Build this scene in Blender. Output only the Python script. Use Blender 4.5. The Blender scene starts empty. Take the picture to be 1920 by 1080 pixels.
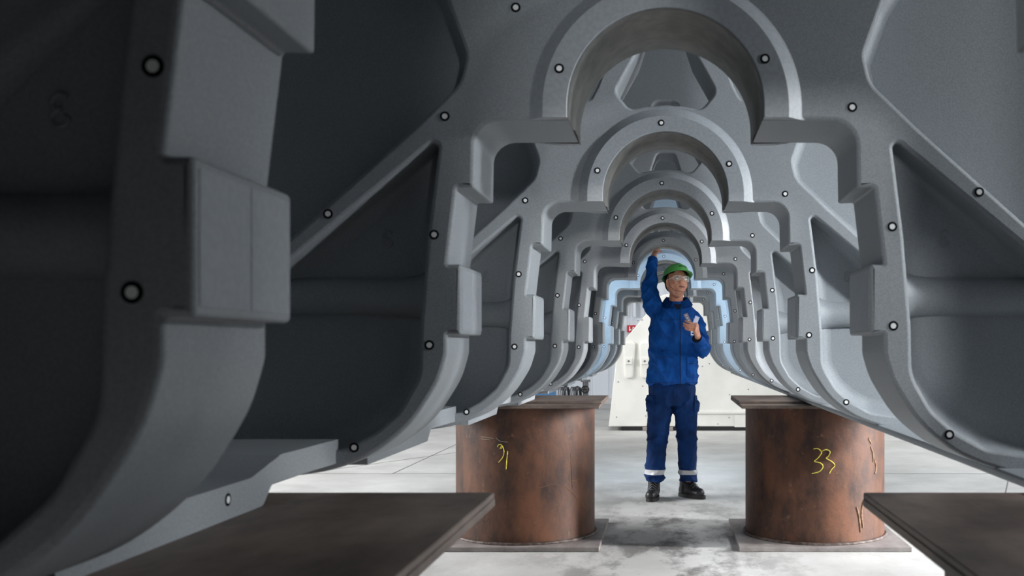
import bpy, bmesh, math, random
from mathutils import Vector, Matrix, Euler
import mathutils
random.seed(7)
S = bpy.context.scene
C = S.collection
H = 1.20            # camera height
U = 1/745.0         # metres per traced unit on a bulkhead face
F = 1893.0          # focal length in pixels (1920 wide)
D1 = F*U
SP = D1*0.001555/0.002747      # bulkhead spacing
# ------------------------------------------------------------------ camera
cd = bpy.data.cameras.new('camera'); cam = bpy.data.objects.new('camera', cd); C.objects.link(cam)
cam.location = (0, 0, H); cam.rotation_euler = (math.pi/2, 0, 0)
cd.sensor_width = 36; cd.lens = F/1920*36; cd.shift_x = -288/1920; cd.shift_y = 112/1920
cd.clip_start = 0.02
cd.dof.use_dof = True; cd.dof.focus_distance = 7.9; cd.dof.aperture_fstop = 6.3
S.camera = cam
S.view_settings.view_transform = 'Standard'; S.view_settings.look = 'None'
S.view_settings.exposure = 0.0; S.view_settings.gamma = 1.0; S.view_settings.use_curve_mapping = False
# ------------------------------------------------------------------ world: hall ambient, with a gradient added to dim the left and behind
w = bpy.data.worlds.new('hall'); S.world = w; w.use_nodes = True
nt = w.node_tree; nt.nodes.clear()
out = nt.nodes.new('ShaderNodeOutputWorld'); bg = nt.nodes.new('ShaderNodeBackground')
tc = nt.nodes.new('ShaderNodeTexCoord')
dot = nt.nodes.new('ShaderNodeVectorMath'); dot.operation = 'DOT_PRODUCT'
dot.inputs[1].default_value = Vector((0.88, -0.22, 0.42)).normalized()
rmp = nt.nodes.new('ShaderNodeValToRGB')
rmp.color_ramp.elements[0].position = 0.0; rmp.color_ramp.elements[0].color = (0.03, 0.033, 0.038, 1)
rmp.color_ramp.elements[1].position = 0.85; rmp.color_ramp.elements[1].color = (1.0, 1.03, 1.08, 1)
e = rmp.color_ramp.elements.new(0.35); e.color = (0.2, 0.21, 0.225, 1)
nt.links.new(tc.outputs['Generated'], dot.inputs[0]); nt.links.new(dot.outputs['Value'], rmp.inputs[0])
nt.links.new(rmp.outputs[0], bg.inputs[0]); bg.inputs[1].default_value = 0.15
nt.links.new(bg.outputs[0], out.inputs[0])

def area(name, loc, target, sx, sy, power, col=(1, 1, 1), spread=math.pi):
    l = bpy.data.lights.new(name, 'AREA'); l.shape = 'RECTANGLE'; l.size = sx; l.size_y = sy
    l.energy = power; l.color = col; l.spread = spread
    o = bpy.data.objects.new(name, l); C.objects.link(o); o.location = loc
    o.rotation_euler = (Vector(target)-Vector(loc)).to_track_quat('-Z', 'Y').to_euler()
    return o
# unseen lamps added right of the casting, one per bay, raking the bulkheads
for n in range(1, 9):
    dn = D1+(n-1)*SP
    if n == 1: area('side_fill', (4.2, dn-0.66, 2.6), (1.3, dn+1.2, 1.15), 0.25, 0.25, 50, (0.93, 0.97, 1.0), math.radians(78))
    else: area('side_fill', (4.2, dn-0.66, 2.6), (-0.1, dn-0.15, 1.25), 0.25, 0.25, [0, 0, 58, 36, 24, 22, 22, 26, 26][n], (0.93, 0.97, 1.0))
# unseen lamp over the far end; low side panels added to brighten the floor
area('hall_fill', (0.0, 13.0, 7.0), (0, 16.5, 0), 8, 5, 260, (1.0, 0.99, 0.97))
for sx, pw, cy_ in ((1, 620, 12.5), (-1, 1500, 7.0)):
    area('hall_fill', (9.5*sx, cy_, 4.0), (0, cy_-.7, 0.1), 7, 1.6, pw, (1.0, 1.0, 1.0))
# unseen low strip added at right to brighten the floor under the casting
area('floor_fill', (6.5, 5.4, 1.6), (1.0, 6.0, 0.0), 0.3, 4.0, 70, (1.0, 0.99, 1.0), math.radians(34))
# fill spot added beside the camera to brighten the bulkhead faces
sl = bpy.data.lights.new('tunnel_fill', 'SPOT'); sl.energy = 64; sl.spot_size = math.radians(50); sl.spot_blend = 0.6; sl.shadow_soft_size = 0.06; sl.color = (0.95, 0.98, 1.0)
so = bpy.data.objects.new('tunnel_fill', sl); C.objects.link(so); so.location = (0.36, 0.2, 1.72)
so.rotation_euler = (Vector((0.42, 2.5, 1.78))-so.location).to_track_quat('-Z', 'Y').to_euler()
pl = bpy.data.lights.new('worker_fill', 'SPOT'); pl.energy = 360; pl.spot_size = math.radians(15); pl.spot_blend = 0.7; pl.shadow_soft_size = 0.1; pl.color = (1.0, 0.97, 0.93)  # narrow fill spot added to brighten the worker
po = bpy.data.objects.new('worker_fill', pl); C.objects.link(po); po.location = (-0.25, 0.15, 1.55)
po.rotation_euler = (Vector((0.03, 8.0, 1.25))-po.location).to_track_quat('-Z', 'Y').to_euler()
# lamp between the fifth and sixth bulkheads lighting the sixth one
for sx in (-1, 1):
    area('bay_lamp', (0.85*sx, D1+4.55*SP, 1.7), (0.2*sx, D1+5*SP, 1.5), 0.2, 0.9, 13, (0.56, 0.78, 1.0))

# ------------------------------------------------------------------ materials
def srgb(r, g, b):
    f = lambda c: (c/255/12.92 if c/255 <= .04045 else ((c/255+.055)/1.055)**2.4)
    return (f(r), f(g), f(b), 1)
def mat(name, col, rough=0.5, metal=0.0, col2=None, nscale=8, bump=0.0, bscale=200, spec=0.5, ramp=(0.4, 0.6), stretch=None, detail=6):
    m = bpy.data.materials.new(name); m.use_nodes = True; n = m.node_tree.nodes; L = m.node_tree.links
    b = n['Principled BSDF']; b.inputs['Base Color'].default_value = col
    b.inputs['Roughness'].default_value = rough; b.inputs['Metallic'].default_value = metal
    b.inputs['Specular IOR Level'].default_value = spec
    t = n.new('ShaderNodeTexCoord'); mp = n.new('ShaderNodeMapping'); L.new(t.outputs['Object'], mp.inputs[0])
    if stretch: mp.inputs['Scale'].default_value = stretch
    if col2:
        nz = n.new('ShaderNodeTexNoise'); nz.inputs['Scale'].default_value = nscale; nz.inputs['Detail'].default_value = detail
        L.new(mp.outputs[0], nz.inputs['Vector'])
        cr = n.new('ShaderNodeValToRGB'); cr.color_ramp.elements[0].position = ramp[0]; cr.color_ramp.elements[1].position = ramp[1]
        cr.color_ramp.elements[0].color = col; cr.color_ramp.elements[1].color = col2
        L.new(nz.outputs['Fac'], cr.inputs[0]); L.new(cr.outputs[0], b.inputs['Base Color'])
    if bump:
        n2 = n.new('ShaderNodeTexNoise'); n2.inputs['Scale'].default_value = bscale; n2.inputs['Detail'].default_value = 3
        L.new(mp.outputs[0], n2.inputs['Vector'])
        bp = n.new('ShaderNodeBump'); bp.inputs['Strength'].default_value = bump; bp.inputs['Distance'].default_value = 0.01
        L.new(n2.outputs['Fac'], bp.inputs['Height']); L.new(bp.outputs[0], b.inputs['Normal'])
    return m
M = {}
M['cast'] = mat('grey_primer', srgb(141, 146, 150), 0.55, 0, srgb(153, 158, 162), 260, 0.12, 420, 0.45)
M['machined'] = mat('machined_grey', srgb(150, 155, 160), 0.42, 0, srgb(158, 163, 168), 90, 0.05, 300, 0.5)
M['white_dot'] = mat('white_sticker', (0.95, 0.95, 0.95, 1), 0.5)
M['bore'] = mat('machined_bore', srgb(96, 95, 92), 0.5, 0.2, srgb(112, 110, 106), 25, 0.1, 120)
M['black_dot'] = mat('black_sticker', (0.004, 0.004, 0.005, 1), 0.9, spec=0.1)
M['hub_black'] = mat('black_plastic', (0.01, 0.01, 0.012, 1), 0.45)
M['white_cast'] = mat('cream_white_paint', srgb(226, 226, 220), 0.5, 0, srgb(234, 233, 228), 3, 0.05, 60)
M['wallwhite'] = mat('white_wall_panel', srgb(222, 228, 236), 0.6)
M['red'] = mat('red_sign', srgb(196, 30, 50), 0.5)
M['bluebox'] = mat('blue_paint', srgb(70, 130, 185), 0.5)
M['hose'] = mat('grey_hose', srgb(95, 98, 104), 0.5)
M['iron'] = mat('grey_iron', srgb(110, 112, 116), 0.5, 0.3)
M['chalk'] = mat('yellow_chalk', srgb(205, 190, 80), 0.9)
M['chalkwhite'] = mat('pale_scratch', srgb(150, 140, 125), 0.9)
M['weld'] = mat('weld_bead', srgb(105, 95, 90), 0.6, 0.2, srgb(70, 55, 48), 30, 0.5, 60)
M['timber'] = mat('dark_timber', srgb(40, 38, 38), 0.8)

def rust(name, a, b_, c, streak):
    m = bpy.data.materials.new(name); m.use_nodes = True; n = m.node_tree.nodes; L = m.node_tree.links
    p = n['Principled BSDF']; t = n.new('ShaderNodeTexCoord')
    mp = n.new('ShaderNodeMapping'); mp.inputs['Scale'].default_value = streak; L.new(t.outputs['Object'], mp.inputs[0])
    n1 = n.new('ShaderNodeTexNoise'); n1.inputs['Scale'].default_value = 3.0; n1.inputs['Detail'].default_value = 8; n1.inputs['Roughness'].default_value = 0.65
    L.new(mp.outputs[0], n1.inputs['Vector'])
    r1 = n.new('ShaderNodeValToRGB'); r1.color_ramp.elements[0].position = .36; r1.color_ramp.elements[1].position = .66
    r1.color_ramp.elements[0].color = a; r1.color_ramp.elements[1].color = b_; L.new(n1.outputs['Fac'], r1.inputs[0])
    n2 = n.new('ShaderNodeTexNoise'); n2.inputs['Scale'].default_value = 14; n2.inputs['Detail'].default_value = 10; n2.inputs['Roughness'].default_value = 0.75
    L.new(t.outputs['Object'], n2.inputs['Vector'])
    r2 = n.new('ShaderNodeValToRGB'); r2.color_ramp.elements[0].position = .60; r2.color_ramp.elements[1].position = .74
    r2.color_ramp.elements[0].color = (0, 0, 0, 1); r2.color_ramp.elements[1].color = (0.7, 0.7, 0.7, 1); L.new(n2.outputs['Fac'], r2.inputs[0])
    mx = n.new('ShaderNodeMixRGB'); L.new(r2.outputs[0], mx.inputs[0]); L.new(r1.outputs[0], mx.inputs[1]); mx.inputs[2].default_value = c
    L.new(mx.outputs[0], p.inputs['Base Color']); p.inputs['Roughness'].default_value = 0.55; p.inputs['Metallic'].default_value = 0.15
    bp = n.new('ShaderNodeBump'); bp.inputs['Strength'].default_value = 0.25; bp.inputs['Distance'].default_value = 0.01
    L.new(n2.outputs['Fac'], bp.inputs['Height']); L.new(bp.outputs[0], p.inputs['Normal'])
    return m
M['rust_pipe'] = rust('rusty_pipe', srgb(50, 33, 27), srgb(108, 69, 47), srgb(150, 118, 96), (2.2, 2.2, 1.1))
M['rust_plate'] = rust('rusty_plate', srgb(88, 76, 70), srgb(132, 116, 106), srgb(140, 116, 98), (2, 1, 2))
M['base_plate'] = rust('floor_plate_steel', srgb(120, 112, 110), srgb(160, 154, 152), srgb(92, 72, 62), (2, 1, 2))

def concrete():
    m = bpy.data.materials.new('stained_concrete'); m.use_nodes = True; n = m.node_tree.nodes; L = m.node_tree.links
    p = n['Principled BSDF']; t = n.new('ShaderNodeTexCoord')
    def noise(sc, det, rough, scale):
        mp = n.new('ShaderNodeMapping'); mp.inputs['Scale'].default_value = scale; L.new(t.outputs['Object'], mp.inputs[0])
        z = n.new('ShaderNodeTexNoise'); z.inputs['Scale'].default_value = sc; z.inputs['Detail'].default_value = det; z.inputs['Roughness'].default_value = rough
        L.new(mp.outputs[0], z.inputs['Vector']); return z
    def ramp(z, a, b, ca, cb):
        r = n.new('ShaderNodeValToRGB'); r.color_ramp.elements[0].position = a; r.color_ramp.elements[1].position = b
        r.color_ramp.elements[0].color = ca; r.color_ramp.elements[1].color = cb; L.new(z.outputs['Fac'], r.inputs[0]); return r
    base = ramp(noise(1.5, 8, .6, (1, 1, 1)), .35, .7, srgb(178, 178, 176), srgb(206, 206, 204))
    st = ramp(noise(2.2, 10, .7, (1.4, .7, 1)), .47, .58, (0, 0, 0, 1), (1, 1, 1, 1))
    # dirt gathers along the walkway between the stands
    sep = n.new('ShaderNodeSeparateXYZ'); L.new(t.outputs['Object'], sep.inputs[0])
    ab = n.new('ShaderNodeMath'); ab.operation = 'ABSOLUTE'; L.new(sep.outputs['X'], ab.inputs[0])
    mr = n.new('ShaderNodeMapRange'); mr.inputs['From Min'].default_value = 0.9; mr.inputs['From Max'].default_value = 0.1
    mr.inputs['To Min'].default_value = 0.15; mr.inputs['To Max'].default_value = 0.9; L.new(ab.outputs[0], mr.inputs['Value'])
    mry = n.new('ShaderNodeMapRange'); mry.inputs['From Min'].default_value = 9.5; mry.inputs['From Max'].default_value = 6.5
    mry.inputs['To Min'].default_value = 0.1; mry.inputs['To Max'].default_value = 1.0; L.new(sep.outputs['Y'], mry.inputs['Value'])
    mu = n.new('ShaderNodeMath'); mu.operation = 'MULTIPLY'; L.new(mr.outputs[0], mu.inputs[0]); L.new(st.outputs[0], mu.inputs[1])
    mu2 = n.new('ShaderNodeMath'); mu2.operation = 'MULTIPLY'; L.new(mu.outputs[0], mu2.inputs[0]); L.new(mry.outputs[0], mu2.inputs[1])
    mx = n.new('ShaderNodeMixRGB'); L.new(mu2.outputs[0], mx.inputs[0]); L.new(base.outputs[0], mx.inputs[1]); mx.inputs[2].default_value = srgb(94, 90, 88)
    L.new(mx.outputs[0], p.inputs['Base Color']); p.inputs['Roughness'].default_value = 0.6
    bp = n.new('ShaderNodeBump'); bp.inputs['Strength'].default_value = .1; L.new(noise(40, 6, .6, (1, 1, 1)).outputs['Fac'], bp.inputs['Height']); L.new(bp.outputs[0], p.inputs['Normal'])
    return m
M['concrete'] = concrete()

# ------------------------------------------------------------------ helpers
def link(name, me, m, parent=None, smooth=None):
    o = bpy.data.objects.new(name, me); C.objects.link(o)
    if m is not None:
        me.materials.clear(); me.materials.append(m)
    if parent: o.parent = parent
    if smooth is not None:
        for p in me.polygons: p.use_smooth = True
        me.set_sharp_from_angle(angle=math.radians(smooth))
    return o
def bobj(name, bm, m, parent=None, smooth=None):
    me = bpy.data.meshes.new(name); bmesh.ops.recalc_face_normals(bm, faces=bm.faces); bm.to_mesh(me); bm.free()
    return link(name, me, m, parent, smooth)
def empty(name, loc, rz=0):
    o = bpy.data.objects.new(name, None); C.objects.link(o); o.location = loc; o.rotation_euler.z = rz
    o.empty_display_size = .1; return o
def tag(o, label, cat, group=None):
    o['label'] = label; o['category'] = cat
    if group: o['group'] = group
    return o
def box(bm, x0, x1, y0, y1, z0, z1, bev=0.0, seg=2, mtx=None):
    t = bmesh.new(); bmesh.ops.create_cube(t, size=1)
    for v in t.verts:
        v.co = Vector(((x0+x1)/2+v.co.x*(x1-x0), (y0+y1)/2+v.co.y*(y1-y0), (z0+z1)/2+v.co.z*(z1-z0)))
    if bev: bmesh.ops.bevel(t, geom=t.edges[:], offset=bev, segments=seg, affect='EDGES', profile=.5)
    if mtx is not None: bmesh.ops.transform(t, matrix=mtx, verts=t.verts)
    me = bpy.data.meshes.new('tmp'); t.to_mesh(me); t.free(); bm.from_mesh(me); bpy.data.meshes.remove(me)
def cyl(bm, p0, p1, r0, r1=None, seg=32, caps=True):
    p0 = Vector(p0); p1 = Vector(p1); d = p1-p0; r1 = r0 if r1 is None else r1
    mt = Matrix.Translation((p0+p1)/2) @ d.to_track_quat('Z', 'Y').to_matrix().to_4x4()
    bmesh.ops.create_cone(bm, cap_ends=caps, segments=seg, radius1=r0, radius2=r1, depth=d.length, matrix=mt)
def tube(bm, pts, r, seg=8, closed=False):
    pts = [Vector(p) for p in pts]; rings = []; n = len(pts)
    prev = None
    for i, p in enumerate(pts):
        if closed: d = pts[(i+1) % n]-pts[i-1]
        else: d = pts[min(i+1, n-1)]-pts[max(i-1, 0)]
        d.normalize()
        if prev is None:
            a = d.orthogonal().normalized()
        else:
            a = prev-d*prev.dot(d)
            a = a.normalized() if a.length > 1e-6 else d.orthogonal().normalized()
        prev = a; b = d.cross(a)
        rr = r[i] if isinstance(r, (list, tuple)) else r
        rings.append([bm.verts.new(p+(a*math.cos(2*math.pi*k/seg)+b*math.sin(2*math.pi*k/seg))*rr) for k in range(seg)])
    for i in range(n if closed else n-1):
        A = rings[i]; B = rings[(i+1) % n]
        for k in range(seg): bm.faces.new((A[k], A[(k+1) % seg], B[(k+1) % seg], B[k]))
    if not closed: bm.faces.new(rings[0][::-1]); bm.faces.new(rings[-1])
def catmull(pts, n=6, closed=False):
    P = [Vector(p) for p in pts]; N = len(P); o = []
    for i in range(N if closed else N-1):
        if closed: a, b, c, d = P[i-1], P[i], P[(i+1) % N], P[(i+2) % N]
        else: a, b, c, d = P[max(i-1, 0)], P[i], P[i+1], P[min(i+2, N-1)]
        for k in range(n):
            t = k/n
            o.append(0.5*((2*b)+(-a+c)*t+(2*a-5*b+4*c-d)*t*t+(-a+3*b-3*c+d)*t**3))
    if not closed: o.append(P[-1])
    return o
def rounded(pts, n=8):
    """closed 2D polygon with a fillet radius per corner: (x, y, r)"""
    o = []; N = len(pts)
    for i in range(N):
        p = Vector(pts[i][:2]); a = Vector(pts[i-1][:2]); b = Vector(pts[(i+1) % N][:2]); r = pts[i][2] if len(pts[i]) > 2 else 0
        if r <= 0: o.append(p); continue
        u = (a-p).normalized(); v = (b-p).normalized(); ang = u.angle(v)
        if ang > math.pi-.02: o.append(p); continue
        t = min(r/math.tan(ang/2), (a-p).length*.49, (b-p).length*.49); rr = t*math.tan(ang/2)
        cen = p+(u+v).normalized()*(rr/math.sin(ang/2))
        s = p+u*t-cen; e_ = p+v*t-cen; sw = s.angle_signed(e_)
        for k in range(n+1):
            th = -sw*k/n; cs, sn = math.cos(th), math.sin(th)
            o.append(cen+Vector((s.x*cs-s.y*sn, s.x*sn+s.y*cs)))
    return o
def plate2d(contours, half, bevel=0.0, offset=None, res=2):
    """filled 2D outline with holes, extruded to +-half, stood up in the XZ plane; front is -Y"""
    cu = bpy.data.curves.new('c', 'CURVE'); cu.dimensions = '2D'; cu.fill_mode = 'BOTH'
    for c in contours:
        s = cu.splines.new('POLY'); s.points.add(len(c)-1)
        for i, p in enumerate(c): s.points[i].co = (p[0], p[1], 0, 1)
        s.use_cyclic_u = True
    cu.extrude = half-bevel; cu.bevel_depth = bevel; cu.bevel_resolution = res
    cu.offset = -bevel if offset is None else offset
    o = bpy.data.objects.new('c', cu); C.objects.link(o)
    dg = bpy.context.evaluated_depsgraph_get(); me = bpy.data.meshes.new_from_object(o.evaluated_get(dg))
    bpy.data.objects.remove(o); bpy.data.curves.remove(cu)
    me.transform(Matrix.Rotation(math.pi/2, 4, 'X'))
    return me
def join(me_list, name):
    bm = bmesh.new()
    for me in me_list: bm.from_mesh(me)
    me = bpy.data.meshes.new(name); bm.to_mesh(me); bm.free(); return me
def wn(o):
    m = o.modifiers.new('wn', 'WEIGHTED_NORMAL'); m.keep_sharp = True; m.weight = 80

# ------------------------------------------------------------------ floor and wall
bm = bmesh.new(); box(bm, -14, 16, -8, 24, -0.2, 0)
fl = bobj('floor', bm, M['concrete']); fl['kind'] = 'structure'
bm = bmesh.new()
for (a, b) in (((-7, 3.2), (-1.6, 13.0)), ((-9, 9.6), (-1.0, 9.6)), ((1.0, 9.6), (9, 9.6)), ((1.4, 4.5), (3.6, 10.5)), ((-2.6, 9.6), (-2.6, 20)), ((3.4, 9.6), (3.4, 20))):
    a = Vector((a[0], a[1], 0)); b = Vector((b[0], b[1], 0)); d = (b-a).normalized(); nrm = Vector((-d.y, d.x, 0))*0.006
    vs = [bm.verts.new(p+Vector((0, 0, .0015))) for p in (a-nrm, b-nrm, b+nrm, a+nrm)]; bm.faces.new(vs)
jt = bobj('floor_joints', bm, mat('joint', srgb(120, 118, 116), .8)); jt['kind'] = 'structure'; jt.name = 'trim_1'
bm = bmesh.new(); box(bm, -14, 16, 21.6, 21.8, 0, 9)
for i in range(75):
    x = -14+i*0.4; box(bm, x, x+.03, 21.575, 21.6, 0, 9)
wb = bobj('wall_back', bm, M['wallwhite']); wb['kind'] = 'structure'
bm = bmesh.new(); box(bm, -14, 16, 21.54, 21.6, 0, 0.12, 0.005); bb = bobj('baseboard_back', bm, mat('skirting', srgb(190, 192, 194), .6)); bb['kind'] = 'structure'

# ------------------------------------------------------------------ engine casting
def mir(pts): return [(-p[0],)+tuple(p[1:]) for p in reversed(pts)]
def sc(pts): return [(p[0]*U, H+p[1]*U) for p in pts]
curve_low = [(p.x, p.y) for p in catmull([(409, -8, 0), (413, -26, 0), (425, -62, 0), (446, -99, 0), (472, -136, 0), (507, -170, 0), (556, -203, 0), (618, -227, 0), (680, -239, 0), (740, -243, 0)], 5)]
arch = []
for k in range(0, 37):
    a = math.pi*(k/36); arch.append((182*math.cos(a), 448+182*math.sin(a)))
right_in = [(182, 427, 0), (357, 426, 46), (359, 300, 5), (391, 301, 5), (408, 157, 2), (383.5, 157, 6), (383.5, 25, 6), (409, 25, 2), (409, 0, 0)]
ri = [(p.x, p.y) for p in rounded([(182, 600, 0)]+right_in+[(409, -300, 0)], 9)][1:-1]
half = ri+curve_low+[(1118, -243), (1118, 1250)]          # arch foot -> outer top
outer = half+[(-x, y) for x, y in reversed(half)]+list(reversed(arch))
# orientation check is irrelevant for 2D fills
OUTER = sc(outer)
def closedc(pts, n=7): return [(p.x, p.y) for p in rounded(pts, n)]
lowp = closedc([(424, 396, 9), (708, 160, 0), (925, -38, 60), (965, -150, 50), (930, -203, 40), (700, -203, 0), (604, -190, 60), (545, -158, 80), (500, -118, 80), (463, -52, 80), (461, 42, 60), (447, 212, 0)], 9)
upp = closedc([(374, 550, 40), (386, 497, 60), (474, 412, 0), (708, 203, 0), (985, -50, 60), (1050, 20, 50), (1050, 930, 60), (960, 985, 50), (620, 985, 60), (412, 655, 60)], 9)
cen = closedc([(0, 714, 60), (60, 709, 0), (105, 699, 30), (148, 752, 28), (84, 866, 0), (45, 985, 30), (-45, 985, 30), (-84, 866, 0), (-148, 752, 28), (-105, 699, 30), (-60, 709, 0)], 8)
pc = closedc([(172, 850, 20), (200, 770, 15), (222, 728, 14), (345, 742, 18), (375, 800, 20), (430, 940, 25), (300, 975, 25), (180, 960, 30)], 7)
flip = lambda c: [(-x, y) for x, y in reversed(c)]
TH = 0.29; TY = TH/2
rim_me = plate2d([OUTER, sc(lowp), sc(flip(lowp)), sc(upp), sc(flip(upp)), sc(cen), sc(pc), sc(flip(pc))], TY, 0.011)
web_me = plate2d([OUTER, sc(cen), sc(pc), sc(flip(pc))], 0.03, 0.0, -0.012)
def cove(contour, yweb, r, sgn, n=6, taper=False):
    """concave fillet strip between pocket wall and web"""
    P = [Vector(p) for p in contour]
    Q = []
    for p in P:
        if not Q or (p-Q[-1]).length > .003: Q.append(p)
    P = Q; N = len(P); A = sum(P[i].x*P[(i+1) % N].y-P[(i+1) % N].x*P[i].y for i in range(N))
    bm = bmesh.new(); rows = []
    nr = []
    for i in range(N):
        d = (P[(i+1) % N]-P[i-1]).normalized(); q = Vector((-d.y, d.x))
        if A < 0: q = -q
        nr.append(q)
    for k in range(n+1):
        a = math.pi/2*k/n; ca_, sa_ = 1-math.cos(a), 1-math.sin(a); row = []
        for i in range(N):
            rr = r
            if taper: rr = min(r, max(.009, r*(1-((P[i].y-H)/U-180)/200)))
            row.append(bm.verts.new((P[i].x+nr[i].x*rr*ca_, yweb-sgn*rr*sa_, P[i].y+nr[i].y*rr*ca_)))
        rows.append(row)
    for k in range(n):
        for i in range(N):
            bm.faces.new((rows[k][i], rows[k][(i+1) % N], rows[k+1][(i+1) % N], rows[k+1][i]))
    me = bpy.data.meshes.new('cove'); bm.to_mesh(me); bm.free(); return me
coves = []
for c in (lowp, flip(lowp), upp, flip(upp)):
    tp = max(p[1] for p in c) < 600; rr_ = .052 if tp else .034
    coves.append(cove(sc(c), -0.031, rr_, 1, 8, tp)); coves.append(cove(sc(c), 0.031, rr_, -1, 8, tp))
bulk_me = join([rim_me, web_me]+coves, 'bulkhead')
# bearing ring: half annulus standing proud of the bulkhead face
def ring_mesh():
    bm = bmesh.new(); prof = [(182, -.006), (182.5, -.030), (184, -.032), (227, -.032), (228.5, -.0315), (229.5, -.030), (250, -.006), (254, -.001), (261, .003)]
    # mirrored to the back
    rows = []
    N = 72
    secs = []
    ends = (427-448)/1.0
    for k in range(N+1):
        a = -0.0+math.pi*k/N
        secs.append((math.cos(a), math.sin(a)))
    for s_ in (-1, 1):
        rows = []
        for r, d in prof:
            ring = []
            pts = [(r, -21.0)]+[(r*c, r*s) for c, s in secs]+[(-r, -21.0)]
            for x, y in pts:
                ring.append(bm.verts.new((x*U, s_*(TY-d-0.0) if s_ > 0 else -(TY-d), H+(448+y)*U)))
            rows.append(ring)
        for i in range(len(rows)-1):
            for k in range(len(rows[0])-1):
                bm.faces.new((rows[i][k], rows[i][k+1], rows[i+1][k+1], rows[i+1][k]))
        # end caps
        for e_ in (0, -1):
            vs = [rows[i][e_] for i in range(len(rows))]
            bm.faces.new(vs)
    return bm
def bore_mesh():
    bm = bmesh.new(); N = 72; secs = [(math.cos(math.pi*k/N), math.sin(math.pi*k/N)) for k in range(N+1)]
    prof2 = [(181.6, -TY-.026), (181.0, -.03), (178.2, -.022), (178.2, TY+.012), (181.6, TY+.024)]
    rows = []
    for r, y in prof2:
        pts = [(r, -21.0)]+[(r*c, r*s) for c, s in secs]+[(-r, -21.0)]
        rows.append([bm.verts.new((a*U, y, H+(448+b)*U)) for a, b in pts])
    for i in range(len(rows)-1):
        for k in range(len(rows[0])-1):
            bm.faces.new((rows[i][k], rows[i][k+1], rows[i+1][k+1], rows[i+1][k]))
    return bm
casting = empty('engine_casting', (0, 0, 0.874))
tag(casting, 'huge grey painted engine casting of arched bulkheads resting on four rusty stands', 'engine casting')
inv = Matrix.Translation((0, 0, -0.874))
def local(o): o.matrix_parent_inverse = inv; return o
def copy_tree(o, parent):
    c = o.copy(); C.objects.link(c); c.parent = parent
    for ch in o.children: copy_tree(ch, c)
    return c
def disc(name, r, h, m, parent, loc, rot=(math.pi/2, 0, 0)):
    bm = bmesh.new(); bmesh.ops.create_cone(bm, cap_ends=True, segments=24, radius1=r, radius2=r*.96, depth=h)
    o = bobj(name, bm, m, parent); o.location = loc; o.rotation_euler = rot; return o
def build_bulkhead():
    b = link('bulkhead', bulk_me, M['cast'], None, 32); wn(b)
    rg = bobj('bearing_ring', ring_mesh(), M['machined'], b, 24); wn(rg)
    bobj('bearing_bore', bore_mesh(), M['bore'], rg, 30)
    for s in (-1, 1):
        bm = bmesh.new()
        for (y0, y1) in ((-TY+.0115, .0035), (.0060, TY-.0115)):
            x0, x1 = sorted((s*382.7*U, s*392*U)); box(bm, x0, x1, y0, y1, H+34*U, H+148*U, 0.0006, 1)
        p = bobj('pad_facing', bm, M['machined'], b, 40); wn(p)
        # rib across the lower pocket, half sunk in the web
        bm = bmesh.new(); xs = [450, 470, 485, 505, 560, 640, 760, 880, 925, 945, 955]; rr = [.078, .064, .056, .052, .050, .050, .050, .052, .056, .064, .078]
        tube(bm, [(s*x*U, -0.03, H+100*U) for x in xs], rr, 28)
        local_r = bobj('cross_rib', bm, M['cast'], b, 60)
        # raised foundry mark
        pts = catmull([(10, 11, 0), (4, 15, 0), (-3, 13, 0), (-7, 6, 0), (-3, 1, 0), (3, 1, 0), (-3, 0, 0), (-8, -6, 0), (-6, -12, 0), (0, -15, 0), (7, -13, 0), (10, -8, 0), (5, -5, 0)], 4)
        bm = bmesh.new(); tube(bm, [((s*545+p.x*.9)*U, -.031, H+(213+p.y)*U) for p in pts], .0034, 8)
        bobj('foundry_mark', bm, M['cast'], b, 60)
    return b
mark_me = None
def marker_proto():
    bm = bmesh.new(); bmesh.ops.create_cone(bm, cap_ends=True, segments=28, radius1=.0124, radius2=.0123, depth=.0008)
    o = bobj('target_marker', bm, M['black_dot'])
    bm = bmesh.new(); bmesh.ops.create_cone(bm, cap_ends=True, segments=28, radius1=.0070, radius2=.0069, depth=.0008)
    d = bobj('marker_dot', bm, M['white_dot'])
    return o.data, d.data, o, d
mk_b, mk_w, t1, t2 = marker_proto(); bpy.data.objects.remove(t1); bpy.data.objects.remove(t2)
# black and white in one sticker mesh
def sticker_mesh():
    bm = bmesh.new(); bm.from_mesh(mk_b); nb = len(bm.faces)
    t = bmesh.new(); t.from_mesh(mk_w); bmesh.ops.translate(t, verts=t.verts, vec=(0, 0, .0005)); me = bpy.data.meshes.new('t'); t.to_mesh(me); t.free()
    bm.from_mesh(me); bm.faces.ensure_lookup_table()
    for f in bm.faces[nb:]: f.material_index = 1
    me = bpy.data.meshes.new('target_marker'); bm.to_mesh(me); bm.free()
    me.materials.append(M['black_dot']); me.materials.append(M['white_dot']); return me
STK = sticker_mesh()
def marker(parent, x, y, z, rot=(math.pi/2, 0, 0)):
    o = bpy.data.objects.new('target_marker', STK); C.objects.link(o); o.parent = parent; o.location = (x, y, z); o.rotation_euler = rot; return o
dots = [(-14, 643, 1), (-197, 517, 1), (184, 535, 1), (-281, 638, 0), (-414, 434, 0), (350, 451, 0), (-633, 251, 0), (588, 292, 0), (-434, 212, 0), (425, 227, 0), (-443, 5, 0), (427, 41, 0), (-584, -191+4, 0), (532, -163, 0)]
per = {0: [(-417, 229), (-434, 45)],
       2: [(-13, 658-0), (-191, 538), (190, 535), (-388, 448), (366, 444), (-429, 218), (433, 224), (-434, 50), (435, 40), (-560, -184), (533, -171)]}
b0 = build_bulkhead()
heads = []
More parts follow.
